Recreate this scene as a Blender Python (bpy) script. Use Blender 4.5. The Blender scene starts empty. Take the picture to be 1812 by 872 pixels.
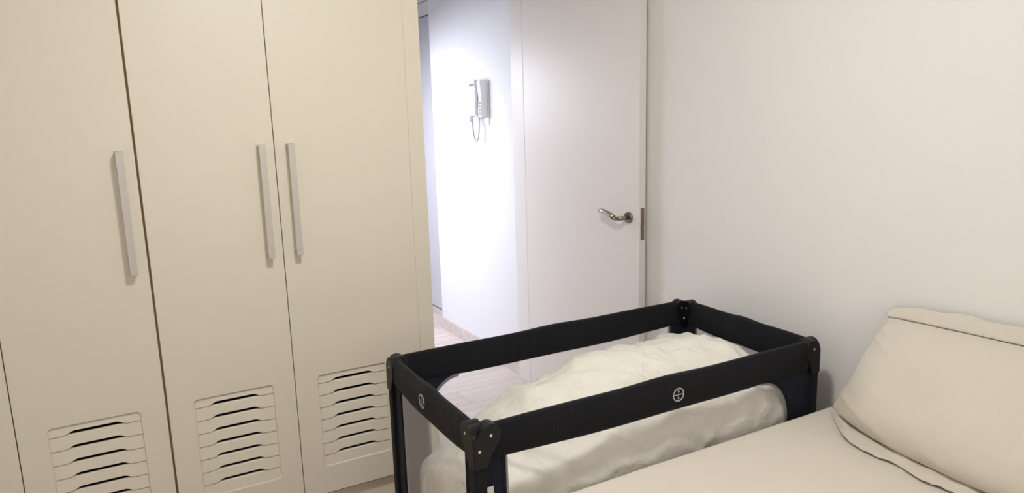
import bpy, bmesh, math, random
from mathutils import Vector, Matrix, noise

random.seed(7)
scene = bpy.context.scene
COL = scene.collection

# ------------------------------------------------------------------ camera
cam_data = bpy.data.cameras.new('camera')
cam = bpy.data.objects.new('camera', cam_data)
COL.objects.link(cam)
r_ = Vector((0.872937, -0.486997, -0.028562))
u_ = Vector((0.116165, 0.150646, 0.981739))
f_ = Vector((0.473801, 0.860314, -0.188077))
m = Matrix((( r_.x, u_.x, -f_.x, 0.0), (r_.y, u_.y, -f_.y, 0.0), (r_.z, u_.z, -f_.z, 1.5404), (0, 0, 0, 1)))
cam.matrix_world = m
cam_data.sensor_fit = 'HORIZONTAL'
cam_data.sensor_width = 36.0
cam_data.lens = 1288.5 / 1812 * 36.0
cam_data.clip_start = 0.05
scene.camera = cam

# ------------------------------------------------------------------ world and light levels
world = bpy.data.worlds.new('world')
scene.world = world
world.use_nodes = True
world.node_tree.nodes['Background'].inputs[0].default_value = (0.8, 0.88, 1.0, 1)
world.node_tree.nodes['Background'].inputs[1].default_value = 0.3

LAMP_POS = (0.63, 1.14, 2.5)          # unseen bedroom ceiling lamp, assumed from the shadows
LAMP_COLOR = (0.98, 1.0, 1.0)
LAMP_STRENGTH = 135.0
HALL_COLOR = (0.83, 0.88, 1.0)
# area light for assumed daylight at an assumed window (assumed_hall_window, in the wall opposite the intercom)
hall_light_data = bpy.data.lights.new('assumed_hall_daylight', 'AREA')
hall_light_data.shape = 'RECTANGLE'
hall_light_data.size = 0.80
hall_light_data.size_y = 1.00
hall_light_data.energy = 37.0
hall_light_data.color = HALL_COLOR
hall_light_data.spread = math.radians(180)
hall_light = bpy.data.objects.new('assumed_hall_daylight', hall_light_data)
COL.objects.link(hall_light)
hall_light.location = (0.93, 4.55, 1.62)
hall_light.rotation_euler = Vector((-1.0, 0.30, 1.9)).to_track_quat('Z', 'Y').to_euler()
# added fill light at an invented window (added_window, in the wall opposite the wardrobe)
fill_data = bpy.data.lights.new('bedroom_fill', 'AREA')
fill_data.shape = 'RECTANGLE'
fill_data.size = 1.25
fill_data.size_y = 1.05
fill_data.energy = 10.0
fill_data.color = (1.0, 0.985, 0.97)
fill = bpy.data.objects.new('bedroom_fill', fill_data)
COL.objects.link(fill)
fill.location = (0.35, -1.27, 1.55)
fill.rotation_euler = Vector((0.0, -1.0, 0.12)).to_track_quat('Z', 'Y').to_euler()

scene.view_settings.view_transform = 'Standard'
scene.view_settings.look = 'None'
scene.view_settings.exposure = 0.0
scene.view_settings.gamma = 1.0
scene.view_settings.use_curve_mapping = False


# ------------------------------------------------------------------ helpers
def lin(c):
    out = []
    for v in c[:3]:
        v = v / 255.0
        out.append(v / 12.92 if v <= 0.04045 else ((v + 0.055) / 1.055) ** 2.4)
    return (out[0], out[1], out[2], 1.0)


def mat(name, rgb, rough=0.5, metal=0.0, bump=0.0, bscale=80.0, var=0.0, vscale=3.0, sheen=0.0, spec=0.5, stretch=None):
    m = bpy.data.materials.new(name)
    m.use_nodes = True
    nt = m.node_tree
    b = nt.nodes['Principled BSDF']
    b.inputs['Base Color'].default_value = lin(rgb)
    b.inputs['Roughness'].default_value = rough
    b.inputs['Metallic'].default_value = metal
    b.inputs['Specular IOR Level'].default_value = spec
    if sheen:
        b.inputs['Sheen Weight'].default_value = sheen
        b.inputs['Sheen Roughness'].default_value = 0.5
    tc = nt.nodes.new('ShaderNodeTexCoord')
    vec = tc.outputs['Object']
    if stretch:
        mp = nt.nodes.new('ShaderNodeMapping')
        mp.inputs['Scale'].default_value = stretch
        nt.links.new(vec, mp.inputs['Vector'])
        vec = mp.outputs['Vector']
    if var:
        n = nt.nodes.new('ShaderNodeTexNoise')
        n.inputs['Scale'].default_value = vscale
        n.inputs['Detail'].default_value = 4
        nt.links.new(vec, n.inputs['Vector'])
        mx = nt.nodes.new('ShaderNodeMix')
        mx.data_type = 'RGBA'
        c = lin(rgb)
        mx.inputs['A'].default_value = tuple(max(0, x * (1 - var)) for x in c[:3]) + (1,)
        mx.inputs['B'].default_value = tuple(min(1, x * (1 + var)) for x in c[:3]) + (1,)
        nt.links.new(n.outputs['Fac'], mx.inputs['Factor'])
        nt.links.new(mx.outputs['Result'], b.inputs['Base Color'])
    if bump:
        n2 = nt.nodes.new('ShaderNodeTexNoise')
        n2.inputs['Scale'].default_value = bscale
        n2.inputs['Detail'].default_value = 5
        nt.links.new(vec, n2.inputs['Vector'])
        bp = nt.nodes.new('ShaderNodeBump')
        bp.inputs['Strength'].default_value = bump
        bp.inputs['Distance'].default_value = 0.01
        nt.links.new(n2.outputs['Fac'], bp.inputs['Height'])
        nt.links.new(bp.outputs['Normal'], b.inputs['Normal'])
    return m


def weave(name, rgb, rough=0.9, scale=900.0, strength=0.25, sheen=0.2, wrinkle=0.0, wscale=9.0, spec=0.3, var=0.03):
    """cloth: crossed thread waves plus optional soft creases"""
    m = mat(name, rgb, rough, sheen=sheen, spec=spec, var=var, vscale=6)
    nt = m.node_tree
    b = nt.nodes['Principled BSDF']
    tc = nt.nodes.new('ShaderNodeTexCoord')
    hs = []
    for d in ('X', 'Y', 'Z'):
        w = nt.nodes.new('ShaderNodeTexWave')
        w.bands_direction = d
        w.inputs['Scale'].default_value = scale / 20.0
        w.inputs['Distortion'].default_value = 1.5
        w.inputs['Detail'].default_value = 2
        nt.links.new(tc.outputs['Object'], w.inputs['Vector'])
        hs.append(w.outputs['Fac'])
    a = nt.nodes.new('ShaderNodeMath'); a.operation = 'ADD'
    nt.links.new(hs[0], a.inputs[0]); nt.links.new(hs[1], a.inputs[1])
    a2 = nt.nodes.new('ShaderNodeMath'); a2.operation = 'ADD'
    nt.links.new(a.outputs[0], a2.inputs[0]); nt.links.new(hs[2], a2.inputs[1])
    bp = nt.nodes.new('ShaderNodeBump')
    bp.inputs['Strength'].default_value = strength
    bp.inputs['Distance'].default_value = 0.001
    nt.links.new(a2.outputs[0], bp.inputs['Height'])
    last = bp
    if wrinkle:
        n = nt.nodes.new('ShaderNodeTexNoise')
        n.inputs['Scale'].default_value = wscale
        n.inputs['Detail'].default_value = 6
        n.inputs['Distortion'].default_value = 0.8
        nt.links.new(tc.outputs['Object'], n.inputs['Vector'])
        b2 = nt.nodes.new('ShaderNodeBump')
        b2.inputs['Strength'].default_value = wrinkle
        b2.inputs['Distance'].default_value = 0.02
        nt.links.new(n.outputs['Fac'], b2.inputs['Height'])
        nt.links.new(bp.outputs['Normal'], b2.inputs['Normal'])
        last = b2
    nt.links.new(last.outputs['Normal'], b.inputs['Normal'])
    return m


def wood(name, rgb, dark):
    m = bpy.data.materials.new(name)
    m.use_nodes = True
    nt = m.node_tree
    b = nt.nodes['Principled BSDF']
    b.inputs['Roughness'].default_value = 0.42
    tc = nt.nodes.new('ShaderNodeTexCoord')
    oi = nt.nodes.new('ShaderNodeObjectInfo')
    add = nt.nodes.new('ShaderNodeVectorMath'); add.operation = 'ADD'
    mul = nt.nodes.new('ShaderNodeVectorMath'); mul.operation = 'SCALE'
    cmb = nt.nodes.new('ShaderNodeCombineXYZ')
    for i in range(3):
        nt.links.new(oi.outputs['Random'], cmb.inputs[i])
    nt.links.new(cmb.outputs[0], mul.inputs[0]); mul.inputs['Scale'].default_value = 37.0
    nt.links.new(tc.outputs['Object'], add.inputs[0]); nt.links.new(mul.outputs[0], add.inputs[1])
    mp = nt.nodes.new('ShaderNodeMapping')
    mp.inputs['Scale'].default_value = (1.6, 22.0, 10.0)
    nt.links.new(add.outputs[0], mp.inputs['Vector'])
    n = nt.nodes.new('ShaderNodeTexNoise')
    n.inputs['Scale'].default_value = 1.6; n.inputs['Detail'].default_value = 7; n.inputs['Distortion'].default_value = 0.6
    nt.links.new(mp.outputs[0], n.inputs['Vector'])
    cr = nt.nodes.new('ShaderNodeValToRGB')
    cr.color_ramp.elements[0].position = 0.3; cr.color_ramp.elements[0].color = lin(dark)
    cr.color_ramp.elements[1].position = 0.62; cr.color_ramp.elements[1].color = lin(rgb)
    nt.links.new(n.outputs['Fac'], cr.inputs[0])
    hsv = nt.nodes.new('ShaderNodeHueSaturation')
    mr = nt.nodes.new('ShaderNodeMapRange')
    mr.inputs['To Min'].default_value = 0.93; mr.inputs['To Max'].default_value = 1.05
    nt.links.new(oi.outputs['Random'], mr.inputs['Value'])
    nt.links.new(mr.outputs[0], hsv.inputs['Value'])
    nt.links.new(cr.outputs[0], hsv.inputs['Color'])
    nt.links.new(hsv.outputs[0], b.inputs['Base Color'])
    bp = nt.nodes.new('ShaderNodeBump'); bp.inputs['Strength'].default_value = 0.1; bp.inputs['Distance'].default_value = 0.004
    nt.links.new(n.outputs['Fac'], bp.inputs['Height']); nt.links.new(bp.outputs[0], b.inputs['Normal'])
    return m


def emit(name, rgb, strength):
    m = bpy.data.materials.new(name)
    m.use_nodes = True
    nt = m.node_tree
    b = nt.nodes['Principled BSDF']
    b.inputs['Base Color'].default_value = (0.8, 0.8, 0.8, 1)
    b.inputs['Emission Color'].default_value = (rgb[0], rgb[1], rgb[2], 1)
    b.inputs['Emission Strength'].default_value = strength
    return m


def net_mat(name, rgb, cover):
    m = bpy.data.materials.new(name)
    m.use_nodes = True
    nt = m.node_tree
    for n in list(nt.nodes):
        nt.nodes.remove(n)
    out = nt.nodes.new('ShaderNodeOutputMaterial')
    mix = nt.nodes.new('ShaderNodeMixShader')
    tr = nt.nodes.new('ShaderNodeBsdfTransparent')
    df = nt.nodes.new('ShaderNodeBsdfDiffuse')
    df.inputs[0].default_value = lin(rgb)
    mix.inputs[0].default_value = cover
    nt.links.new(tr.outputs[0], mix.inputs[1]); nt.links.new(df.outputs[0], mix.inputs[2])
    nt.links.new(mix.outputs[0], out.inputs[0])
    return m


def link(name, mesh, material, parent=None, smooth=False):
    o = bpy.data.objects.new(name, mesh)
    COL.objects.link(o)
    if material and not mesh.materials:
        mesh.materials.append(material)
    if parent:
        o.parent = parent
    if smooth:
        for p in mesh.polygons:
            p.use_smooth = True
    return o


def from_bm(name, bm, material, parent=None, smooth=False):
    bmesh.ops.recalc_face_normals(bm, faces=bm.faces[:])
    me = bpy.data.meshes.new(name)
    bm.to_mesh(me); bm.free()
    return link(name, me, material, parent, smooth)


def bm_box(bm, x0, x1, y0, y1, z0, z1, bev=0.0, seg=2):
    g = bmesh.ops.create_cube(bm, size=1.0)
    vs = g['verts']
    for v in vs:
        v.co = Vector(((x0 + x1) / 2 + v.co.x * (x1 - x0), (y0 + y1) / 2 + v.co.y * (y1 - y0), (z0 + z1) / 2 + v.co.z * (z1 - z0)))
    if bev:
        es = list({e for v in vs for e in v.link_edges})
        bmesh.ops.bevel(bm, geom=es, offset=bev, segments=seg, affect='EDGES', profile=0.5)


def box(name, x0, x1, y0, y1, z0, z1, material, parent=None, bev=0.0, seg=2):
    bm = bmesh.new()
    bm_box(bm, x0, x1, y0, y1, z0, z1, bev, seg)
    return from_bm(name, bm, material, parent)


def bm_extrude_poly(bm, pts, axis, a, b, bev=0.0):
    """pts: 2-D outline; axis 'x','y' or 'z' is the thickness direction from a to b"""
    def P(p, t):
        if axis == 'y':
            return Vector((p[0], t, p[1]))
        if axis == 'x':
            return Vector((t, p[0], p[1]))
        return Vector((p[0], p[1], t))
    v0 = [bm.verts.new(P(p, a)) for p in pts]
    v1 = [bm.verts.new(P(p, b)) for p in pts]
    n = len(pts)
    f0 = bm.faces.new(v0); f1 = bm.faces.new(list(reversed(v1)))
    for i in range(n):
        bm.faces.new((v0[i], v0[(i + 1) % n], v1[(i + 1) % n], v1[i]))
    if bev:
        es = list(set(f0.edges) | set(f1.edges))
        bmesh.ops.bevel(bm, geom=es, offset=bev, segments=2, affect='EDGES', profile=0.5)


def bm_tube(bm, path, rad, seg=10, caps=True):
    rings = []
    n = len(path)
    path = [Vector(p) for p in path]
    prev = None
    for i, p in enumerate(path):
        t = (path[min(i + 1, n - 1)] - path[max(i - 1, 0)]).normalized()
        if prev is None:
            a = Vector((0, 0, 1)) if abs(t.z) < 0.9 else Vector((1, 0, 0))
            nx = t.cross(a).normalized()
        else:
            nx = (prev - t * prev.dot(t)).normalized()
        prev = nx
        ny = t.cross(nx)
        r = rad[i] if isinstance(rad, (list, tuple)) else rad
        rings.append([bm.verts.new(p + (nx * math.cos(2 * math.pi * k / seg) + ny * math.sin(2 * math.pi * k / seg)) * r) for k in range(seg)])
    for i in range(n - 1):
        for k in range(seg):
            bm.faces.new((rings[i][k], rings[i][(k + 1) % seg], rings[i + 1][(k + 1) % seg], rings[i + 1][k]))
    if caps:
        bm.faces.new(list(reversed(rings[0]))); bm.faces.new(rings[-1])


def bm_disc(bm, center, normal, r, h, seg=20, dome=0.0):
    n = Vector(normal).normalized()
    a = Vector((0, 0, 1)) if abs(n.z) < 0.9 else Vector((1, 0, 0))
    x = n.cross(a).normalized(); y = n.cross(x)
    c = Vector(center)
    def ring(rr, hh):
        return [bm.verts.new(c + n * hh + (x * math.cos(2 * math.pi * k / seg) + y * math.sin(2 * math.pi * k / seg)) * rr) for k in range(seg)]
    rs = [ring(r, 0), ring(r, h * 0.7), ring(r * 0.86, h)]
    if dome:
        rs.append(ring(r * 0.5, h + dome * 0.75))
    for i in range(len(rs) - 1):
        for k in range(seg):
            bm.faces.new((rs[i][k], rs[i][(k + 1) % seg], rs[i + 1][(k + 1) % seg], rs[i + 1][k]))
    bm.faces.new(list(reversed(rs[0]))); bm.faces.new(rs[-1])


def empty(name, loc=(0, 0, 0), rz=0.0, parent=None):
    o = bpy.data.objects.new(name, None)
    COL.objects.link(o)
    o.location = loc
    o.rotation_euler = (0, 0, rz)
    o.empty_display_size = 0.1
    if parent:
        o.parent = parent
    return o


def tag(o, label, cat, group=None):
    o['label'] = label
    o['category'] = cat
    if group:
        o['group'] = group
    return o


def struct(o, label, cat):
    o['kind'] = 'structure'
    o['label'] = label
    o['category'] = cat
    return o


# ------------------------------------------------------------------ materials
M = {}
M['wall'] = mat('wall_paint', (235, 230, 225), 0.75, bump=0.06, bscale=160, var=0.015, vscale=1.5)
M['hall_wall'] = mat('hall_wall_paint', (232, 231, 234), 0.75, bump=0.06, bscale=160, var=0.01)
M['ceiling'] = mat('ceiling_paint', (232, 229, 223), 0.85, bump=0.05, bscale=120)
M['wardrobe'] = mat('cream_lacquer', (227, 218, 199), 0.42, bump=0.015, bscale=60, var=0.012, vscale=2)
M['inside'] = mat('wardrobe_inside_shade', (58, 46, 33), 0.85, var=0.05)  # shade inside the louvre slots is put into this dark colour
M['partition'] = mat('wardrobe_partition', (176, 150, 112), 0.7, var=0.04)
M['steel'] = mat('satin_aluminium', (204, 197, 186), 0.5, metal=0.4, bump=0.02, bscale=300, stretch=(1, 1, 0.05))
M['nickel'] = mat('brushed_nickel', (150, 138, 124), 0.32, metal=1.0, bump=0.02, bscale=200)
M['grip'] = mat('polished_nickel', (188, 180, 170), 0.28, metal=1.0, bump=0.01, bscale=200)
M['door'] = mat('white_door_lacquer', (236, 229, 224), 0.4, bump=0.04, bscale=14, stretch=(6, 6, 0.4), var=0.01)
M['trim'] = mat('white_trim_lacquer', (232, 226, 222), 0.4, bump=0.01, bscale=60)
M['floor'] = wood('pale_wood_floor', (220, 207, 201), (200, 185, 178))
M['joint'] = mat('floor_underlay', (120, 105, 96), 0.8, var=0.05)
M['navy'] = weave('navy_fabric', (15, 15, 20), 0.9, scale=1500, strength=0.3, sheen=0.05, wrinkle=0.15, wscale=14, spec=0.25, var=0.1)
M['navy_panel'] = weave('navy_panel_fabric', (19, 23, 37), 0.85, scale=1500, strength=0.3, sheen=0.05, wrinkle=0.12, wscale=14, spec=0.25, var=0.1)
M['plastic'] = mat('black_plastic', (14, 13, 13), 0.45, bump=0.03, bscale=400, spec=0.3)
M['rivet'] = mat('rivet_steel', (215, 213, 208), 0.25, metal=0.9)
M['piping'] = weave('grey_piping', (120, 118, 120), 0.85, scale=1500)
M['logo'] = mat('logo_silver', (176, 175, 172), 0.5, bump=0.02, bscale=300)
M['tag'] = weave('white_tag_cloth', (222, 212, 206), 0.85, scale=2500, strength=0.1)
M['tag_print'] = mat('tag_print', (120, 70, 70), 0.8, var=0.1)
M['net'] = net_mat('white_net', (228, 222, 220), 0.25)
M['net_end'] = net_mat('end_net_haze', (228, 222, 220), 0.42)  # same net; haze of the oblique view put into a higher coverage
M['pad'] = weave('cot_pad_cloth', (70, 72, 80), 0.9)
M['duvet'] = weave('white_cotton_duvet', (241, 235, 222), 0.85, scale=2600, strength=0.08, sheen=0.15, wrinkle=0.65, wscale=17)
M['spread'] = weave('cream_bedspread_cloth', (220, 210, 195), 0.9, scale=1300, strength=0.3, sheen=0.2, wrinkle=0.10, wscale=7)
M['pillow'] = weave('cream_linen', (212, 203, 187), 0.9, scale=1500, strength=0.2, sheen=0.2, wrinkle=0.14, wscale=10)
M['bedbase'] = mat('bed_base_cloth', (170, 160, 145), 0.9, bump=0.1, bscale=200)
M['phone'] = mat('white_abs_plastic', (236, 236, 238), 0.35, bump=0.005, bscale=60)
M['phone_dark'] = mat('intercom_grey_plastic', (120, 130, 140), 0.3, var=0.05)
M['cord'] = mat('intercom_cord_plastic', (200, 200, 200), 0.45, bump=0.02, bscale=100)
M['glass'] = net_mat('clear_pane', (235, 240, 245), 0.06)
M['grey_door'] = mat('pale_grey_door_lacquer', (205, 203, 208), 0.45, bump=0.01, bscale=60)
M['lamp'] = emit('lamp_diffuser', LAMP_COLOR, LAMP_STRENGTH)

# ------------------------------------------------------------------ setting
XL, XR = -1.25, 2.097
YB, YW = -1.3, 3.39           # back wall, doorway wall
HC = 2.5
YH = 6.1                       # hall end
D = 2.620                      # wardrobe front plane

floor = struct(box('floor', XL, 2.3, YB, YH, -0.06, -0.004, M['joint']), 'pale pinkish wood plank floor running through the doorway into the hall', 'floor')
pw, plen = 0.192, 1.28
row = 0
y = YB
plank_cache = {}
while y < YH - 0.01:
    y1 = min(y + pw, YH)
    x = XL - (row * 0.47) % plen
    while x < 2.3:
        a, b = max(x, XL), min(x + plen, 2.3)
        if b - a > 0.03:
            key = (round(b - a, 3), round(y1 - y, 3))
            if key not in plank_cache:
                bm = bmesh.new()
                bm_box(bm, 0.0007, b - a - 0.0007, 0.0007, y1 - y - 0.0007, -0.004, 0.0, 0.0008, 1)
                bmesh.ops.recalc_face_normals(bm, faces=bm.faces[:])
                me = bpy.data.meshes.new('plank'); bm.to_mesh(me); bm.free()
                me.materials.append(M['floor'])
                plank_cache[key] = me
            o = link('plank', plank_cache[key], None, floor)
            o.location = (a, y, 0)
        x += plen
    y += pw
    row += 1

struct(box('ceiling', XL - 0.1, 2.4, YB - 0.1, YH + 0.1, HC, HC + 0.1, M['ceiling']), 'white painted ceiling above the bedroom and hall', 'ceiling')
struct(box('wall_right', XR, XR + 0.12, YB, YW, 0, HC, M['wall']), 'plain off-white wall behind the bed and the open door', 'wall')
struct(box('wall_left', XL - 0.12, XL, YB, YW, 0, HC, M['wall']), 'off-white side wall at the far end of the wardrobe', 'wall')
BW0, BW1, BWZ0, BWZ1 = -0.35, 1.05, 0.95, 2.15
bm = bmesh.new()
bm_box(bm, XL, BW0, YB - 0.12, YB, 0, HC)
bm_box(bm, BW1, XR, YB - 0.12, YB, 0, HC)
bm_box(bm, BW0, BW1, YB - 0.12, YB, 0, BWZ0)
bm_box(bm, BW0, BW1, YB - 0.12, YB, BWZ1, HC)
struct(from_bm('wall_back', bm, M['wall']), 'off-white wall opposite the wardrobe, with the added window', 'wall')
win2 = struct(empty('added_window', ((BW0 + BW1) / 2, YB - 0.06, BWZ0)), 'white framed window added for the fill light, opposite the wardrobe', 'window')  # unseen window, added to go with the fill light
hw2, hh2 = (BW1 - BW0) / 2, BWZ1 - BWZ0
box('frame_side', -hw2, -hw2 + 0.05, -0.03, 0.03, 0, hh2, M['trim'], win2, 0.003)
box('frame_side', hw2 - 0.05, hw2, -0.03, 0.03, 0, hh2, M['trim'], win2, 0.003)
box('mullion', -0.03, 0.03, -0.03, 0.03, 0.05, hh2 - 0.05, M['trim'], win2, 0.003)
box('frame_rail', -hw2 + 0.05, hw2 - 0.05, -0.03, 0.03, 0, 0.05, M['trim'], win2, 0.003)
box('frame_rail', -hw2 + 0.05, hw2 - 0.05, -0.03, 0.03, hh2 - 0.05, hh2, M['trim'], win2, 0.003)
box('pane', -hw2 + 0.05, -0.03, -0.003, 0.003, 0.05, hh2 - 0.05, M['glass'], win2)
box('pane', 0.03, hw2 - 0.05, -0.003, 0.003, 0.05, hh2 - 0.05, M['glass'], win2)

# doorway wall with the opening beside the wardrobe
DX0, DX1, DH = 1.105, 1.955, 2.16
bm = bmesh.new()
bm_box(bm, XL, DX0 - 0.03, YW, YW + 0.11, 0, HC)
bm_box(bm, DX0 - 0.03, DX1 + 0.03, YW, YW + 0.11, DH + 0.03, HC)
bm_box(bm, DX1 + 0.03, XR + 0.12, YW, YW + 0.11, 0, HC)
struct(from_bm('wall_doorway', bm, M['wall']), 'off-white wall around the open doorway beside the wardrobe', 'wall')

# door frame
fr = struct(empty('trim_1', (DX1, YW, 0)), 'white door frame lining the open doorway', 'door frame')
box('jamb', 0.0, 0.03, -0.012, 0.118, 0, DH + 0.03, M['trim'], fr, 0.003)
box('jamb', DX0 - 0.03 - DX1, DX0 - DX1, -0.012, 0.118, 0, DH + 0.03, M['trim'], fr, 0.003)
box('head', DX0 - DX1, 0.0, -0.012, 0.118, DH, DH + 0.03, M['trim'], fr, 0.003)

# hall
HX = 1.985
YC = 4.665
struct(box('wall_hall_right', HX, XR + 0.12, YW + 0.11, YC, 0, HC, M['hall_wall']), 'bright white hall wall that carries the intercom', 'wall')
bm = bmesh.new()
bm_box(bm, 2.14, 2.26, YC, YH, 0, HC)
bm_box(bm, 2.09, 2.14, YC, YH, 2.29, HC)
struct(from_bm('wall_hall_recess', bm, M['hall_wall']), 'white recessed hall wall past the intercom corner', 'wall')
WY0, WY1, WZ0, WZ1 = 4.10, 5.00, 1.0, 2.1
bm = bmesh.new()
bm_box(bm, 0.78, 0.9, YW + 0.11, WY0, 0, HC)
bm_box(bm, 0.78, 0.9, WY1, YH, 0, HC)
bm_box(bm, 0.78, 0.9, WY0, WY1, 0, WZ0)
bm_box(bm, 0.78, 0.9, WY0, WY1, WZ1, HC)
struct(from_bm('wall_hall_left', bm, M['hall_wall']), 'white hall wall opposite the intercom', 'wall')
win = struct(empty('assumed_hall_window', (0.84, (WY0 + WY1) / 2, WZ0)), 'white framed hall window assumed opposite the intercom', 'window')  # unseen window, assumed from the cool light in the hall
hwid, hhei = (WY1 - WY0) / 2, WZ1 - WZ0
box('frame_side', -0.03, 0.03, -hwid, -hwid + 0.045, 0, hhei, M['trim'], win, 0.003)
box('frame_side', -0.03, 0.03, hwid - 0.045, hwid, 0, hhei, M['trim'], win, 0.003)
box('frame_rail', -0.03, 0.03, -hwid + 0.045, hwid - 0.045, 0, 0.045, M['trim'], win, 0.003)
box('frame_rail', -0.03, 0.03, -hwid + 0.045, hwid - 0.045, hhei - 0.045, hhei, M['trim'], win, 0.003)
box('pane', -0.003, 0.003, -hwid + 0.045, hwid - 0.045, 0.045, hhei - 0.045, M['glass'], win)
struct(box('wall_hall_end', 0.78, 2.3, YH, YH + 0.12, 0, HC, M['hall_wall']), 'white wall closing the far end of the hall', 'wall')
struct(box('baseboard_hall', HX - 0.012, HX, YW + 0.118, YC, 0, 0.08, M['floor'], None, 0.002), 'wood-toned baseboard under the intercom wall', 'baseboard')
struct(box('baseboard_right', XR - 0.012, XR, YB, YW - 0.02, 0, 0.08, M['floor'], None, 0.002), 'wood-toned baseboard along the wall behind the bed', 'baseboard')
# second door, in the recess
d2 = struct(box('door_2', 2.105, 2.14, YC + 0.06, YC + 0.86, 0.045, 2.19, M['grey_door'], None, 0.002), 'narrow glimpse of closed white door in the recess past the intercom wall', 'door')
fr2 = struct(empty('trim_2', (2.09, YC, 0)), 'white frame round the closed hall door', 'door frame')
box('head', 0.0, 0.05, 0.0, 0.92, 2.197, 2.285, M['trim'], fr2, 0.002)
box('jamb', 0.0, 0.05, 0.0, 0.055, 0, 2.195, M['trim'], fr2, 0.002)
box('jamb', 0.0, 0.05, 0.865, 0.92, 0, 2.195, M['trim'], fr2, 0.002)
box('threshold', 0.005, 0.05, 0.056, 0.864, 0.0, 0.032, M['floor'], fr2, 0.002)

# open bedroom door: leaf from hinge to free edge
h0 = Vector((1.953, 3.372)); h1 = Vector((2.043, 2.53))
dv = (h1 - h0); dw = dv.length
# local frame of the door: +x from hinge to free edge, visible face towards local -y
ang = math.atan2(dv.y, dv.x)
door = box('door_1', 0, dw, 0.0, 0.04, 0.008, 2.15, M['door'], None, 0.0015)
door.location = (h0.x, h0.y, 0)
door.rotation_euler = (0, 0, ang)
# the visible face must look to -X: local +y for this angle points to +X
struct(door, 'open white flush door standing against the right wall', 'door')
hz = 1.035
hx = dw - 0.066
hd = empty('door_handle', (hx, 0, hz), 0, door)
bm = bmesh.new(); bm_disc(bm, (0, 0, 0), (0, -1, 0), 0.026, 0.009, 28)
from_bm('rosette', bm, M['nickel'], hd, False)
bm = bmesh.new()
bm_tube(bm, [(0, -0.006, 0), (0, -0.03, 0), (-0.002, -0.042, 0), (-0.010, -0.050, -0.001), (-0.03, -0.053, -0.003), (-0.045, -0.053, 0.001)], [0.0095, 0.0095, 0.0095, 0.0095, 0.0095, 0.0098], 14)
from_bm('neck', bm, M['nickel'], hd, True)
bm = bmesh.new()
path = [(-0.044 - 0.016 * i, -0.053 + 0.0008 * i, 0.001 + 0.022 * (1 - (1 - i / 6) ** 2)) for i in range(7)]
bm_tube(bm, path, [0.0125] * 6 + [0.0105], 14)
from_bm('grip', bm, M['grip'], hd, True)
lp = box('latch_plate', dw - 0.0002, dw + 0.0015, 0.009, 0.031, 0.937, 1.082, M['nickel'], door, 0.0005)
bm = bmesh.new()
bm_extrude_poly(bm, [(dw, 0.012), (dw, 0.027), (dw + 0.004, 0.027), (dw + 0.012, 0.014), (dw + 0.012, 0.012)], 'z', 0.985, 1.007, 0.001)
from_bm('latch_bolt', bm, M['nickel'], lp)

# ------------------------------------------------------------------ wardrobe
ward = tag(empty('wardrobe', (0.0, D, 0)), 'cream built-in wardrobe with louvred door bottoms and long bar handles', 'wardrobe')
ZT, ZB = 2.40, 0.099
bounds = [(-0.775, -0.3465), (-0.3435, 0.0820), (0.0890, 0.5140), (0.5166, 1.0118)]
handle_off = [0.05, 0.382, 0.379, 0.0485]
ZL1, ZLB = 0.574, 0.2106
pitch = (ZL1 - ZLB) / 7.5


def rounded_rect_ray(a, hw, hh, rc):
    """distance from the centre to a rounded rectangle along angle a"""
    c, s = math.cos(a), math.sin(a)
    t = min(hw / abs(c) if abs(c) > 1e-9 else 1e9, hh / abs(s) if abs(s) > 1e-9 else 1e9)
    x, z = abs(c * t), abs(s * t)
    if x > hw - rc and z > hh - rc:
        cx, cz = hw - rc, hh - rc
        ca, sa = abs(c), abs(s)
        bq = ca * cx + sa * cz
        cc = cx * cx + cz * cz - rc * rc
        t = bq + math.sqrt(max(0, bq * bq - cc))
    return t


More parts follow.
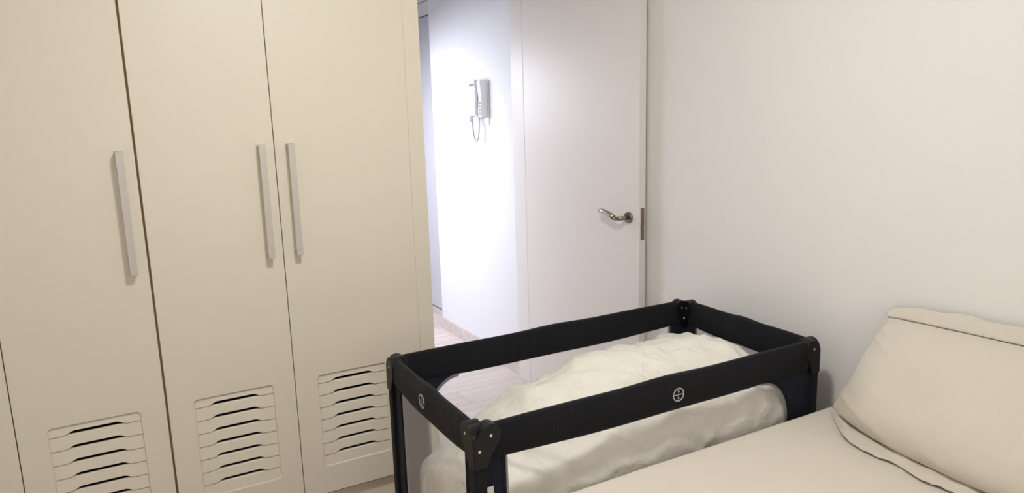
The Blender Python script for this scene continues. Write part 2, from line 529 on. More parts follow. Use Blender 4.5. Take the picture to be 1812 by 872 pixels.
def door_mesh(w, x0, x1):
    """door leaf, local origin at its lower left front corner; opening x0..x1"""
    bm = bmesh.new()
    H = ZT - ZB
    cx, cz = (x0 + x1) / 2, (ZL1 + ZLB) / 2 - ZB
    hw, hh = (x1 - x0) / 2, (ZL1 - ZLB) / 2
    angs = set()
    for X, Z in ((0, 0), (w, 0), (w, H), (0, H)):
        angs.add(round(math.atan2(Z - cz, X - cx), 6))
    rc = 0.012
    for sx in (-1, 1):
        for sz in (-1, 1):
            for k in range(7):
                q = math.pi / 2 * k / 6
                angs.add(round(math.atan2(sz * (hh - rc + rc * math.sin(q)), sx * (hw - rc + rc * math.cos(q))), 6))
    angs = sorted(angs)
    def outer(a, ins):
        c, s = math.cos(a), math.sin(a)
        best = 1e9
        for lim, comp in (((w - ins - cx), c), ((ins - cx), c)):
            if abs(comp) > 1e-9 and lim / comp > 0:
                best = min(best, lim / comp)
        for lim, comp in (((H - ins - cz), s), ((ins - cz), s)):
            if abs(comp) > 1e-9 and lim / comp > 0:
                best = min(best, lim / comp)
        return (cx + c * best, cz + s * best)
    def inner(a, grow):
        t = rounded_rect_ray(a, hw + grow, hh + grow, rc + grow)
        return (cx + math.cos(a) * t, cz + math.sin(a) * t)
    loops = [([outer(a, 0) for a in angs], 0.02), ([outer(a, 0) for a in angs], 0.0015), ([outer(a, 0.0015) for a in angs], 0.0),
             ([inner(a, 0.0035) for a in angs], 0.0), ([inner(a, 0.0) for a in angs], 0.0055), ([inner(a, 0) for a in angs], 0.02)]
    V = [[bm.verts.new((p[0], yy, p[1])) for p in L] for L, yy in loops]
    n = len(angs)
    for i in range(len(V)):
        A, B = V[i], V[(i + 1) % len(V)]
        for k in range(n):
            bm.faces.new((A[k], A[(k + 1) % n], B[(k + 1) % n], B[k]))
    bmesh.ops.recalc_face_normals(bm, faces=bm.faces[:])
    me = bpy.data.meshes.new('door'); bm.to_mesh(me); bm.free()
    return me


def slat_mesh(w, zt, zb, scoop_bottom):
    """one louvre blade: bevelled bright top edge, bottom edge scooped in the middle to leave a slot"""
    bm = bmesh.new()
    N = 26
    cols = []
    for i in range(N + 1):
        f = i / N
        s = 0.0
        if scoop_bottom:
            if 0.16 < f < 0.84:
                e = min((f - 0.16), (0.84 - f)) / 0.11
                e = max(0, min(1, e)); s = 0.0115 * (e * e * (3 - 2 * e))
            s += 0.0008
        x = f * w
        prof = [(0.0130, zt), (0.0085, zt - 0.0040), (0.0052, zb + s + 0.001), (0.0062, zb + s), (0.019, zb + s), (0.019, zt)]
        cols.append([bm.verts.new((x, p[0], p[1])) for p in prof])
    for i in range(N):
        A, B = cols[i], cols[i + 1]
        for k in range(6):
            bm.faces.new((A[k], B[k], B[(k + 1) % 6], A[(k + 1) % 6]))
    bm.faces.new(cols[0]); bm.faces.new(list(reversed(cols[-1])))
    bmesh.ops.recalc_face_normals(bm, faces=bm.faces[:])
    me = bpy.data.meshes.new('slat'); bm.to_mesh(me); bm.free()
    me.materials.append(M['wardrobe'])
    return me


LW = 0.263
slat_data = []
zlines = [ZL1 - pitch * (0.66 + i) for i in range(7)]
edges = [ZL1 + 0.001] + zlines + [ZLB - 0.001]
for i in range(8):
    slat_data.append((edges[i], slat_mesh(LW + 0.002, 0.0, edges[i + 1] - edges[i], i < 7)))

bm = bmesh.new()
zt, zb_ = 1.4387, 1.0452
hl = zt - zb_
bm_box(bm, -0.011, 0.011, -0.040, -0.032, 0, hl, 0.001, 1)
bm_box(bm, -0.011, 0.011, -0.0325, 0.0, 0.0, 0.009, 0.001, 1)
bm_box(bm, -0.011, 0.011, -0.0325, 0.0, hl - 0.009, hl, 0.001, 1)
bmesh.ops.recalc_face_normals(bm, faces=bm.faces[:])
handle_me = bpy.data.meshes.new('handle'); bm.to_mesh(handle_me); bm.free()
handle_me.materials.append(M['steel'])

for (a, b), ho in zip(bounds, handle_off):
    me = door_mesh(b - a, 0.0835, 0.0835 + LW)
    dr = link('door', me, M['wardrobe'], ward)
    dr.location = (a, 0.0, ZB)
    for z, sm in slat_data:
        s = link('slat', sm, None, dr)
        s.location = (0.0825, 0.0, z - ZB)
    hnd = link('handle', handle_me, None, dr)
    hnd.location = (ho, 0.0, zb_ - ZB)
    hnd['label'] = 'long satin metal bar handle'

# carcass: hollow shell behind the doors, its shade put into the dark colour
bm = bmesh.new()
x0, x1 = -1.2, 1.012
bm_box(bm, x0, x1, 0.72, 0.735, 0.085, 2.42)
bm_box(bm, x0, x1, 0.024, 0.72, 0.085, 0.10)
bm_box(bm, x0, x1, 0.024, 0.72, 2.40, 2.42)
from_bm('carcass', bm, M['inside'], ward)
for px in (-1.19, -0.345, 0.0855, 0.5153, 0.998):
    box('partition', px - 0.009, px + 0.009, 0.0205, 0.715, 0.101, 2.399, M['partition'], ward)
box('side_panel', 1.012, 1.074, 0.0005, 0.735, 0.0, 2.46, M['wardrobe'], ward, 0.0006)
box('plinth', -1.2, 1.0115, 0.035, 0.055, 0.0, 0.0845, M['wardrobe'], ward)
box('filler_panel', -1.22, -0.779, 0.0, 0.02, ZB, ZT, M['wardrobe'], ward, 0.001)
box('cornice', -1.22, 1.0115, 0.0, 0.02, ZT + 0.004, 2.46, M['wardrobe'], ward, 0.001)

# ------------------------------------------------------------------ travel cot
CX, CY, CA = 0.712, 1.517, -0.005
CL, CW, ZC = 1.263, 0.647, 0.769
cot = tag(empty('travel_cot', (CX, CY, 0), CA), 'black and navy folding travel cot between wardrobe and bed', 'cot')
RT, RH = 0.034, 0.100           # rail thickness and height


def rail(length, logo=False):
    """padded fabric rail running along local x, 0..length, centred on y"""
    bm = bmesh.new()
    N = 40
    rings = []
    for i in range(N + 1):
        f = i / N
        mid = math.exp(-((f - 0.5) / 0.10) ** 2)
        belly = math.sin(math.pi * f)
        th = RT / 2 * (0.86 + 0.14 * belly) + 0.003 * mid
        top = -0.006 + 0.006 * mid + 0.0015 * math.sin(9 * f)
        bot = -RH - 0.004 - 0.010 * belly + 0.0015 * math.sin(13 * f + 1)
        ring = []
        K = 20
        for k in range(K):
            a = 2 * math.pi * k / K
            c, s = math.cos(a), math.sin(a)
            e = 0.55
            yy = th * math.copysign(abs(c) ** e, c)
            zz = math.copysign(abs(s) ** 0.75, s)
            if s < 0:
                yy *= (1 - 0.72 * (-zz) ** 2.2)      # hangs thinner towards the seam
            zc = (top + bot) / 2; hh = (top - bot) / 2
            ring.append(bm.verts.new((f * length, yy, zc + hh * zz)))
        rings.append(ring)
    for i in range(N):
        for k in range(20):
            bm.faces.new((rings[i][k], rings[i][(k + 1) % 20], rings[i + 1][(k + 1) % 20], rings[i + 1][k]))
    bm.faces.new(rings[0]); bm.faces.new(list(reversed(rings[-1])))
    bmesh.ops.recalc_face_normals(bm, faces=bm.faces[:])
    me = bpy.data.meshes.new('rail'); bm.to_mesh(me); bm.free()
    me.materials.append(M['navy'])
    for p in me.polygons:
        p.use_smooth = True
    return me


# four sides: frame origin at a corner, +x along the side, +y inwards
SIDES = [((0, 0), 0.0, CL, 'near'), ((CL, 0), math.pi / 2, CW, 'right'), ((CL, CW), math.pi, CL, 'far'), ((0, CW), -math.pi / 2, CW, 'left')]
EAR = 0.05
rail_long = rail(CL - 2 * EAR + 0.02)
rail_short = rail(CW - 2 * EAR + 0.02)


def local(side):
    (ox, oy), a, L, n = side
    return Matrix.Translation((ox, oy, 0)) @ Matrix.Rotation(a, 4, 'Z')


def logo_mesh():
    bm = bmesh.new()
    n = 40
    def ringv(r, y):
        return [bm.verts.new((r * math.cos(2 * math.pi * k / n), y, r * math.sin(2 * math.pi * k / n))) for k in range(n)]
    a, b, c, d = ringv(0.021, 0), ringv(0.021, -0.001), ringv(0.0172, -0.001), ringv(0.0172, 0)
    for P, Q in ((a, b), (b, c), (c, d), (d, a)):
        for k in range(n):
            bm.faces.new((P[k], P[(k + 1) % n], Q[(k + 1) % n], Q[k]))
    bm_box(bm, -0.0175, 0.0175, -0.001, 0.0, -0.0012, 0.0012)
    for s in (1, -1):
        pts = []
        for k in range(16):
            t = 2 * math.pi * k / 16
            rr = 0.0034
            z = 0.0088 + 0.0052 * math.cos(t)
            x = rr * math.sin(t) * (0.55 + 0.45 * math.cos(t))
            pts.append((x * 1.25, s * z) if s > 0 else (-x * 1.25, s * z))
        bm_extrude_poly(bm, pts, 'y', -0.001, 0.0)
    return bm


for si, side in enumerate(SIDES):
    Ml = local(side); L = side[2]; nm = side[3]
    # padded rail
    rl = link('rail', rail_long if L > 1 else rail_short, None, cot)
    rl.matrix_local = Ml @ Matrix.Translation((EAR - 0.01, RT / 2, ZC))
    if nm in ('near', 'left'):
        off = 0.0
        lg = from_bm('logo', logo_mesh(), M['logo'], rl)
        lg.location = ((0.655 - EAR + 0.01) if nm == 'near' else (0.31 - EAR + 0.01), -RT / 2 - 0.0025, -0.058 if nm == 'near' else -0.049)
        lg['label'] = 'round silver emblem with a crossbar and two drops'
    # upright fabric panels beside the posts
    rounded_end = nm in ('near', 'far')
    T0, T1 = 0.033, 0.093
    zt_, zb2 = ZC - 0.085, 0.16
    for end in (0, 1):
        def X(t):
            return t if end == 0 else L - t
        rnd = rounded_end and end == 1
        if rnd:
            inner = []
            for k in range(13):
                q = math.pi / 2 * k / 12
                inner.append((0.245 - 0.12 * math.cos(q), ZC - 0.25 + 0.142 * math.sin(q)))
            # inner runs from the straight edge up to the rail
            outline = [(T0, zb2), (0.125, zb2)] + inner + [(0.26, ZC - 0.108), (0.26, zt_), (T0, zt_)]
            edge = [(0.125, zb2)] + inner
        else:
            tt = T1 if nm in ('near', 'far') else 0.085
            outline = [(T0, zb2), (tt + 0.004, zb2), (tt, zt_), (T0, zt_)]
            edge = [(tt + 0.004, zb2), (tt, zt_)]
        bm = bmesh.new()
        bm_extrude_poly(bm, [(X(p[0]), p[1]) for p in outline], 'y', RT / 2 - 0.003, RT / 2 + 0.001)
        pn = from_bm('corner_panel', bm, M['navy_panel'], cot)
        pn.matrix_local = Ml
        bm = bmesh.new()
        rib = []
        for p in edge:
            rib.append(p)
        # binding tape: a thin band on the inner face along the window edge
        for k in range(len(rib) - 1):
            a, b = Vector(rib[k]), Vector(rib[k + 1])
            t = (b - a).normalized(); nn = Vector((t.y, -t.x)) * 0.009
            q = [a, b, b + nn, a + nn]
            bm_extrude_poly(bm, [(X(p[0]), p[1]) for p in q], 'y', RT / 2 + 0.0012, RT / 2 + 0.0035)
        bt = from_bm('binding', bm, M['piping'], pn)
        bm = bmesh.new()
        for k in range(len(rib) - 1):
            a, b = Vector(rib[k]), Vector(rib[k + 1])
            t = (b - a).normalized(); nn = Vector((-t.y, t.x)) * 0.011
            bm_extrude_poly(bm, [(X(p[0]), p[1]) for p in (a, b, b + nn, a + nn)], 'y', RT / 2 - 0.0045, RT / 2 - 0.0031)
        from_bm('edge_tape', bm, M['navy'], pn)
        if nm == 'near' and end == 0:
            tg = box('care_tag', 0.0, 0.018, -0.0010, 0.0, -0.034, 0.0, M['tag'], pn)
            tg.location = (0.0385, RT / 2 - 0.0034, ZC - 0.176)
            tg['label'] = 'small white sewn care tag'
    # net window and lower skirt
    bm = bmesh.new()
    v = [bm.verts.new(q) for q in ((0.05, RT / 2, 0.15), (L - 0.05, RT / 2, 0.15), (L - 0.05, RT / 2, ZC - 0.09), (0.05, RT / 2, ZC - 0.09))]
    bm.faces.new(v)
    nt_ = from_bm('net_window', bm, M['net'] if L > 1 else M['net_end'], cot)
    nt_.matrix_local = Ml
    bm = bmesh.new(); bm_box(bm, 0.03, L - 0.03, RT / 2 - 0.003, RT / 2 + 0.003, 0.045, 0.17)
    sk = from_bm('skirt', bm, M['navy_panel'], cot); sk.matrix_local = Ml

# corner posts with moulded brackets
for ci, (px, py, a) in enumerate(((0, 0, 0.0), (CL, 0, math.pi / 2), (CL, CW, math.pi), (0, CW, -math.pi / 2))):
    Mc = Matrix.Translation((px, py, 0)) @ Matrix.Rotation(a, 4, 'Z')
    bm = bmesh.new()
    bm_box(bm, 0.001, 0.034, 0.001, 0.034, 0.02, ZC - 0.06, 0.006, 3)
    po = from_bm('post', bm, M['navy'], cot); po.matrix_local = Mc
    bm = bmesh.new(); bm_box(bm, -0.006, 0.044, -0.006, 0.044, 0.0, 0.04, 0.008, 3)
    ft = from_bm('foot', bm, M['plastic'], po)
    # outline of one wing in (t, z): corner dip, rounded ear, taper to the post
    pts = [(0.0, ZC - 0.115), (0.0, ZC - 0.036)]
    ec = 0.047 if ci in (0, 2) else 0.033       # ear position along the rail
    if ci in (0, 2):
        pts += [(0.006, ZC - 0.034), (0.013, ZC - 0.028)]
    for k in range(13):
        q = math.radians(150 - 190 * k / 12)
        pts.append((ec + 0.030 * math.cos(q), ZC - 0.031 + 0.030 * math.sin(q)))
    pts += [(0.060, ZC - 0.060), (0.046, ZC - 0.080), (0.038, ZC - 0.100), (0.035, ZC - 0.115)]
    bm = bmesh.new()
    bm_extrude_poly(bm, pts, 'y', -0.002, RT + 0.002, 0.003)
    # second wing along +y: mirror x and y
    bm2 = bmesh.new()
    bm_extrude_poly(bm2, pts, 'x', -0.002, RT + 0.002, 0.003)
    me2 = bpy.data.meshes.new('tmp'); bm2.to_mesh(me2); bm2.free()
    bm.from_mesh(me2); bpy.data.meshes.remove(me2)
    br = from_bm('bracket', bm, M['plastic'], cot); br.matrix_local = Mc
    rv = bmesh.new()
    me_list = [((ec, -0.002, ZC - 0.031), (0, -1, 0)), ((-0.002, ec, ZC - 0.031), (-1, 0, 0)),
               ((ec, RT + 0.002, ZC - 0.031), (0, 1, 0)), ((RT + 0.002, ec, ZC - 0.031), (1, 0, 0))]
    if ci in (0, 2):
        me_list.append(((0.014, -0.002, ZC - 0.066), (0, -1, 0)))
    rv.free()
    for c, n in me_list:
        bm = bmesh.new(); bm_disc(bm, c, n, 0.0042, 0.0012, 14, 0.0008)
        from_bm('rivet', bm, M['rivet'], br, False)
    # rivet seen on the inner corner
    bm = bmesh.new(); bm_disc(bm, (RT + 0.0025, RT + 0.0025, ZC - 0.075), (1, 1, 0), 0.0042, 0.0012, 14, 0.0008)
    from_bm('rivet', bm, M['rivet'], br, False)

box('base_board', 0.04, CL - 0.04, 0.04, CW - 0.04, 0.16, 0.19, M['pad'], cot, 0.008)
bm = bmesh.new(); bm_tube(bm, [(CL / 2, CW / 2, 0.0), (CL / 2, CW / 2, 0.165)], 0.02, 12)
from_bm('centre_leg', bm, M['plastic'], cot, True)

# ------------------------------------------------------------------ duvet stuffed into the cot
def smooth(a, b, x):
    t = max(0.0, min(1.0, (x - a) / (b - a)))
    return t * t * (3 - 2 * t)


def lerp_table(tab, x):
    if x <= tab[0][0]:
        return tab[0][1]
    for (x0, y0), (x1, y1) in zip(tab, tab[1:]):
        if x <= x1:
            t = (x - x0) / (x1 - x0)
            t = t * t * (3 - 2 * t)
            return y0 + (y1 - y0) * t
    return tab[-1][1]


def crease(p, sc, seed):
    n = noise.noise(Vector((p.x * sc, p.y * sc, p.z * sc)) + Vector((seed, seed * 1.7, -seed)))
    return max(0.0, 1 - (n * 2.6) ** 2)


top_tab = [(0.0, 0.42), (0.08, 0.51), (0.18, 0.548), (0.30, 0.597), (0.42, 0.640), (0.56, 0.678), (0.72, 0.702), (0.95, 0.695), (1.10, 0.700), (1.18, 0.68), (1.22, 0.60)]
bm = bmesh.new()
NU, NV = 230, 130
LX0, LX1 = 0.040, CL - 0.040
zbase = 0.192
rings = []
for i in range(NU + 1):
    f = i / NU
    # denser rows towards both ends
    g = 0.5 - 0.5 * math.cos(math.pi * f)
    g = 0.35 * f + 0.65 * g
    x = LX0 + (LX1 - LX0) * g
    top = lerp_table(top_tab, x)
    d_end = min(x - LX0, LX1 - x)
    rnd = math.sqrt(max(0.0, 1 - (1 - min(1, d_end / 0.07)) ** 2)) if d_end < 0.07 else 1.0
    hh = (top - zbase) / 2 * (0.25 + 0.75 * rnd)
    zc = zbase + (top - zbase) / 2 * (0.55 + 0.45 * rnd) if True else 0
    hw = (0.300 if x > 0.2 else 0.275 + 0.025 * smooth(0.0, 0.2, x)) * (0.55 + 0.45 * rnd)
    yc = CW / 2
    ring = []
    for k in range(NV):
        a = 2 * math.pi * k / NV
        c, s = math.cos(a), math.sin(a)
        yy = yc + hw * math.copysign(abs(c) ** 0.70, c)
        zz = zc + hh * math.copysign(abs(s) ** (0.95 if s > 0 else 0.5), s)
        zz += 0.10 * (1 - smooth(0.05, 0.40, x)) * (yc - yy) / 0.3 * (1 if s > 0 else 0) * abs(s)
        ring.append(Vector((x, yy, zz)))
    rings.append(ring)
for i in range(NU + 1):
    for k in range(NV):
        p = rings[i][k]
        dirv = Vector((0, p.y - CW / 2, p.z - 0.43)).normalized()
        n1 = noise.noise(p * 4.5 + Vector((3, 1, 7)))
        n2 = noise.noise(Vector((p.x * 6, p.y * 14, p.z * 14)) + Vector((9, 4, 2)))
        q = Vector((p.x * 0.75 + p.y * 0.9 + p.z * 0.5, p.y * 0.55 - p.x * 0.35, p.z * 0.7))
        c1 = crease(q, 6.5, 2.3) ** 5 - 0.8 * crease(q, 5.0, 8.3) ** 8
        c2 = crease(Vector((q.y, q.x, q.z)), 10.0, 5.1) ** 3
        endw = 1 - smooth(0.02, 0.20, LX1 - p.x)
        leftw = 1 - smooth(0.05, 0.30, p.x - LX0)
        fold = math.sin(p.x * 105 + 5 * n1 + p.z * 9) * 0.0035 * endw
        lump = (abs(noise.noise(p * 9 + Vector((1, 8, 3)))) * 0.055 - 0.012) * leftw
        n4 = noise.noise(Vector((p.x * 16 + p.y * 9, p.y * 22, p.z * 22)) + Vector((2, 6, 1)))
        d = 0.012 * n1 + 0.006 * n2 + 0.0010 * n4 + 0.016 * c1 + 0.010 * c2 + fold - lump
        p2 = p + dirv * d
        p2.y = min(max(p2.y, 0.0255), CW - 0.0255)
        p2.z = max(p2.z, zbase)
        p2.x = min(max(p2.x + 0.008 * n2, 0.026), CL - 0.026)
        rings[i][k] = p2
vr = [[bm.verts.new(p) for p in ring] for ring in rings]
for i in range(NU):
    for k in range(NV):
        bm.faces.new((vr[i][k], vr[i + 1][k], vr[i + 1][(k + 1) % NV], vr[i][(k + 1) % NV]))
for rr in (vr[0], vr[-1]):
    c = sum((v.co for v in rr), Vector()) / len(rr)
    cv = bm.verts.new(c)
    for k in range(NV):
        bm.faces.new((rr[k], rr[(k + 1) % NV], cv))
duv = from_bm('duvet', bm, M['duvet'], None, True)
duv.location = (CX, CY, 0); duv.rotation_euler = (0, 0, CA)
tag(duv, 'bulky white duvet rolled up and stuffed inside the travel cot', 'duvet')

# ------------------------------------------------------------------ bed
BX0, BX1, BY0, BY1, BZ = 0.12, 2.088, -0.10, 1.493, 0.549
bed = tag(empty('bed', ((BX0 + BX1) / 2, (BY0 + BY1) / 2, 0)), 'bed with plain cream spread, head end at the right wall', 'bed')


def soft_slab(name, x0, x1, y0, y1, z0, z1, rad, material, parent, nx, ny, amp, seed):
    """slab with rolled edges and a gently uneven top"""
    bm = bmesh.new()
    def grid(u, n):
        return [(-1 + 2 * i / n) for i in range(n + 1)]
    prof = []
    K = 8
    for k in range(K + 1):
        q = math.pi / 2 * k / K
        prof.append((rad * (1 - math.sin(q)) , z1 - rad + rad * math.sin(q)) if False else (rad * (1 - math.cos(q)), z1 - rad * (1 - math.sin(q))))
    # rows of rectangles shrinking inwards: bottom, side top, roll
    rects = [(0, z0), (0, z0 + (z1 - rad - z0) * 0.5)] + prof
    loops = []
    per = 2 * (nx + ny)
    for ins, z in rects:
        L = []
        X0, X1, Y0, Y1 = x0 + ins, x1 - ins, y0 + ins, y1 - ins
        for i in range(nx): L.append(Vector((X0 + (X1 - X0) * i / nx, Y0, z)))
        for i in range(ny): L.append(Vector((X1, Y0 + (Y1 - Y0) * i / ny, z)))
        for i in range(nx): L.append(Vector((X1 - (X1 - X0) * i / nx, Y1, z)))
        for i in range(ny): L.append(Vector((X0, Y1 - (Y1 - Y0) * i / ny, z)))
        loops.append([bm.verts.new(v) for v in L])
    for A, B in zip(loops, loops[1:]):
        for k in range(per):
            bm.faces.new((A[k], A[(k + 1) % per], B[(k + 1) % per], B[k]))
    # top grid joined to the last loop
    X0, X1, Y0, Y1 = x0 + rad, x1 - rad, y0 + rad, y1 - rad
    last = loops[-1]
    G = {}
    for i in range(nx + 1):
        for j in range(ny + 1):
            if j == 0 and i < nx: G[i, j] = last[i]
            elif i == nx and j < ny: G[i, j] = last[nx + j]
            elif j == ny and i > 0: G[i, j] = last[nx + ny + (nx - i)]
            elif i == 0 and j > 0: G[i, j] = last[(2 * nx + ny + (ny - j)) % per]
            else: G[i, j] = bm.verts.new((X0 + (X1 - X0) * i / nx, Y0 + (Y1 - Y0) * j / ny, z1))
    for i in range(nx):
        for j in range(ny):
            bm.faces.new((G[i, j], G[i + 1, j], G[i + 1, j + 1], G[i, j + 1]))
    bm.faces.new(list(reversed(loops[0])))
    for v in bm.verts:
        if v.co.z > z0 + 0.01:
            p = v.co.copy()
            n = noise.noise(Vector((p.x * 2.2, p.y * 2.2, seed))) + 0.4 * noise.noise(Vector((p.x * 6, p.y * 6, seed + 4)))
            v.co.z += amp * n
            v.co.y += amp * 0.7 * noise.noise(Vector((p.x * 4, p.z * 5, seed + 9)))
    return from_bm(name, bm, material, parent, True)


cb = bed.location
sp = soft_slab('bedspread', BX0 - cb.x, BX1 - cb.x, BY0 - cb.y, BY1 - cb.y, 0.24, BZ, 0.045, M['spread'], bed, 90, 70, 0.0035, 3.0)
soft_slab('bed_base', BX0 + 0.02 - cb.x, BX1 - 0.01 - cb.x, BY0 + 0.02 - cb.y, BY1 - 0.02 - cb.y, 0.09, 0.245, 0.01, M['bedbase'], bed, 4, 4, 0.0, 1.0)
for x in (BX0 + 0.1, BX1 - 0.1):
    for y in (BY0 + 0.1, BY1 - 0.1):
        bm = bmesh.new(); bm_tube(bm, [(x - cb.x, y - cb.y, 0.0), (x - cb.x, y - cb.y, 0.10)], [0.022, 0.028], 14)
        from_bm('leg', bm, M['plastic'], bed, True)

# ------------------------------------------------------------------ pillow leaning on the wall
PBL, PBR = Vector((1.905, 1.405, 0.585)), Vector((1.835, 0.64, 0.585))
PTL, PTR = Vector((2.055, 1.335, 0.872)), Vector((2.060, 0.62, 0.890))
pil = tag(empty('pillow', (1.97, 1.0, BZ)), 'plump cream linen pillow with floppy flanged hem leaning on the wall', 'pillow')
po_ = pil.location


def bil(u, v):
    return (PBL * (1 - u) + PBR * u) * (1 - v) + (PTL * (1 - u) + PTR * u) * v


nrm = ((PTL - PBL).cross(PBR - PBL)).normalized()
if nrm.x > 0:
    nrm = -nrm


def pill_pt(u, v, side):
    su, sv = 2 * u - 1, 2 * v - 1
    # soft corners: pull edges in between the corners
    base = bil(0.5 + su * 0.5 * (1 - 0.03 * (1 - sv * sv)), 0.5 + sv * 0.5)
    prof = max(0, (1 - abs(su) ** 3.2)) ** 0.55 * max(0, (1 - abs(sv) ** 2.6)) ** 0.6
    th = 0.118 if side > 0 else -0.030
    base = base + Vector((-0.060, 0, -0.014)) * (1 - abs(su) ** 2.6) * (1 - v) ** 2
    p = base + nrm * th * prof
    if side > 0:
        p += Vector((0, 0, -0.028)) * prof * (1 - v)
        w = noise.noise(Vector((u * 5, v * 3, 1.5))) * 0.009 + noise.noise(Vector((u * 14, v * 6, 4.5))) * 0.003
        w += 0.010 * crease(Vector((u * 0.8 + v * 0.5, v * 0.8, 0.0)), 5.0, 3.7) ** 6 * (abs(su) ** 2 + abs(sv) ** 2) * 0.5
        w += 0.004 * math.sin(u * 40 + 6 * noise.noise(Vector((u * 3, v * 3, 0)))) * (abs(sv) ** 6)
        p += nrm * w * min(1, prof * 3)
    p.x = min(p.x, XR - 0.006)
    p.z = max(p.z, BZ + 0.006)
    return p


bm = bmesh.new()
NU, NV = 90, 60
F = [[bm.verts.new(pill_pt(i / NU, j / NV, 1) - po_) for j in range(NV + 1)] for i in range(NU + 1)]
Bk = [[None] * (NV + 1) for _ in range(NU + 1)]
for i in range(NU + 1):
    for j in range(NV + 1):
        if i in (0, NU) or j in (0, NV):
            Bk[i][j] = F[i][j]
        else:
            Bk[i][j] = bm.verts.new(pill_pt(i / NU, j / NV, -1) - po_)
for i in range(NU):
    for j in range(NV):
        bm.faces.new((F[i][j], F[i + 1][j], F[i + 1][j + 1], F[i][j + 1]))
        try:
            bm.faces.new((Bk[i][j], Bk[i][j + 1], Bk[i + 1][j + 1], Bk[i + 1][j]))
        except ValueError:
            pass
from_bm('pillow_case', bm, M['pillow'], pil, True)


def flange(name, where):
    bm = bmesh.new()
    NU, NV = 90, 8
    th = 0.0022
    sheets = []
    for s in (0, 1):
        G = []
        for i in range(NU + 1):
            u = i / NU
            colv = []
            for j in range(NV + 1):
                w = j / NV
                n = noise.noise(Vector((u * 9, w * 1.5, 7.7 if where == 'top' else 2.2)))
                n3 = noise.noise(Vector((u * 22, w * 1.5, 3.1)))
                if where == 'top':
                    e = bil(u, 1.0)
                    wid = 0.052 * smooth(-0.02, 0.06, u) + 0.012 * n
                    p = e + Vector((0.020 * w + 0.012 * n * w, 0.0 + 0.02 * (1 - smooth(0, 0.1, u)) * w, wid * (w - 0.20 * w * w)))
                    p += nrm * (0.010 * (1 - w) + 0.006 * n3 * w)
                    p.x = min(p.x, XR - 0.004)
                else:
                    e = bil(u, 0.0)
                    bulge = (1 - abs(2 * u - 1) ** 3.2)
                    wid = (0.052 + 0.02 * n) * smooth(0.0, 0.15, u)
                    p = e + Vector((-wid * w - 0.060 * (1 - abs(2 * u - 1) ** 2.6), 0.0, 0))
                    p.z = BZ + 0.024 - 0.018 * w + 0.010 * abs(n3) * w + 0.008 * n * (1 - w)
                    p.z = max(p.z, BZ + 0.006)
                p = p + Vector((0, 0, th * s)) if where != 'top' else p + nrm * th * s
                colv.append(bm.verts.new(p - po_))
            G.append(colv)
        sheets.append(G)
    A, B = sheets
    for i in range(NU):
        for j in range(NV):
            bm.faces.new((A[i][j], A[i + 1][j], A[i + 1][j + 1], A[i][j + 1]))
            bm.faces.new((B[i][j], B[i][j + 1], B[i + 1][j + 1], B[i + 1][j]))
    for i in range(NU):
        bm.faces.new((A[i][NV], A[i + 1][NV], B[i + 1][NV], B[i][NV]))
        bm.faces.new((A[i][0], B[i][0], B[i + 1][0], A[i + 1][0]))
    for j in range(NV):
        bm.faces.new((A[0][j], A[0][j + 1], B[0][j + 1], B[0][j]))
        bm.faces.new((A[NU][j], B[NU][j], B[NU][j + 1], A[NU][j + 1]))
    return from_bm(name, bm, M['pillow'], pil, True)


flange('flange', 'top')
flange('flange', 'bottom')

# ------------------------------------------------------------------ intercom on the hall wall
ic = tag(empty('intercom_phone', (HX, 3.92, 1.6)), 'white wall intercom handset with hanging cord on the bright hall wall', 'intercom')
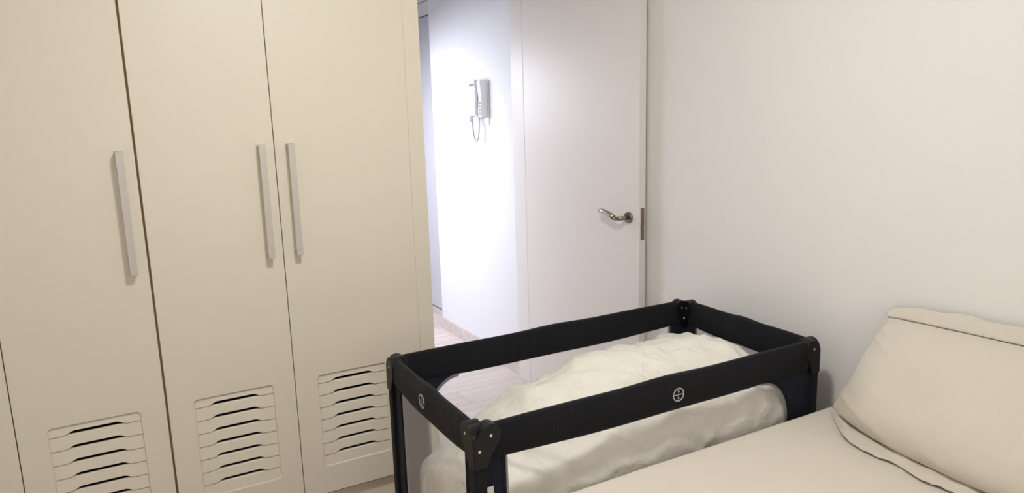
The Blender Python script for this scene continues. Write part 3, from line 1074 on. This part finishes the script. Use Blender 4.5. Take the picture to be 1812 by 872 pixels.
# local: -x faces the hall, y along the wall (far = +y)
box('back_plate', -0.008, -0.0005, -0.094, 0.085, -0.160, 0.098, M['phone'], ic, 0.003)
bm = bmesh.new()
bm_extrude_poly(bm, [(-0.008, 0.094), (-0.008, -0.104), (-0.046, -0.112), (-0.052, -0.09), (-0.046, 0.0), (-0.056, 0.085), (-0.050, 0.098)], 'y', -0.086, 0.075, 0.003)
base = from_bm('body', bm, M['phone'], ic)
for z in (-0.032, -0.052, -0.072, -0.092):
    bm = bmesh.new(); bm_disc(bm, (-0.0475 if z > -0.06 else -0.0492, -0.070, z), (-1, 0, 0), 0.0072, 0.0035, 16)
    from_bm('button', bm, M['phone_dark'], base)
bm = bmesh.new()
bm_extrude_poly(bm, [(-0.048, 0.104), (-0.048, -0.100), (-0.064, -0.104), (-0.070, -0.085), (-0.070, -0.055), (-0.060, -0.030), (-0.057, 0.03), (-0.068, 0.060), (-0.071, 0.085), (-0.066, 0.103)], 'y', -0.040, 0.078, 0.005)
hs = from_bm('handset', bm, M['phone'], ic)
bm = bmesh.new(); bm_box(bm, -0.0590, -0.0560, -0.0330, -0.022, 0.006, 0.040, 0.001, 1)
from_bm('hook_slot', bm, M['phone_dark'], hs)
bm = bmesh.new(); bm_box(bm, -0.0725, -0.068, -0.034, 0.022, 0.066, 0.078, 0.001, 1)
from_bm('speaker_slot', bm, M['phone_dark'], hs)
bm = bmesh.new()
bm_tube(bm, [(-0.062, 0.032, -0.100), (-0.062, 0.032, -0.142)], 0.011, 12)
from_bm('cord_sleeve', bm, M['phone'], hs, True)
path = []
for k in range(25):
    t = k / 24
    a = math.pi * t
    path.append((-0.055 + 0.025 * t, 0.040 - 0.040 * (1 - math.cos(a)) / 2 - 0.012, -0.118 - 0.135 * math.sin(a) ** 0.55))
bm = bmesh.new(); bm_tube(bm, path, 0.0055, 10)
from_bm('cord', bm, M['cord'], ic, True)

# ------------------------------------------------------------------ lamps
lx, ly, lz = LAMP_POS
cl = tag(empty('assumed_ceiling_lamp', (lx, ly, HC)), 'round white flush ceiling lamp assumed above the bed', 'lamp')  # lamp out of view, assumed from the handle and cot shadows
bm = bmesh.new(); bm_disc(bm, (0, 0, -0.0005), (0, 0, -1), 0.15, 0.02, 40)
from_bm('rim', bm, M['trim'], cl)
bm = bmesh.new(); bm_disc(bm, (0, 0, -0.02), (0, 0, -1), 0.125, 0.05, 40, 0.02)
from_bm('diffuser', bm, M['lamp'], cl, False)
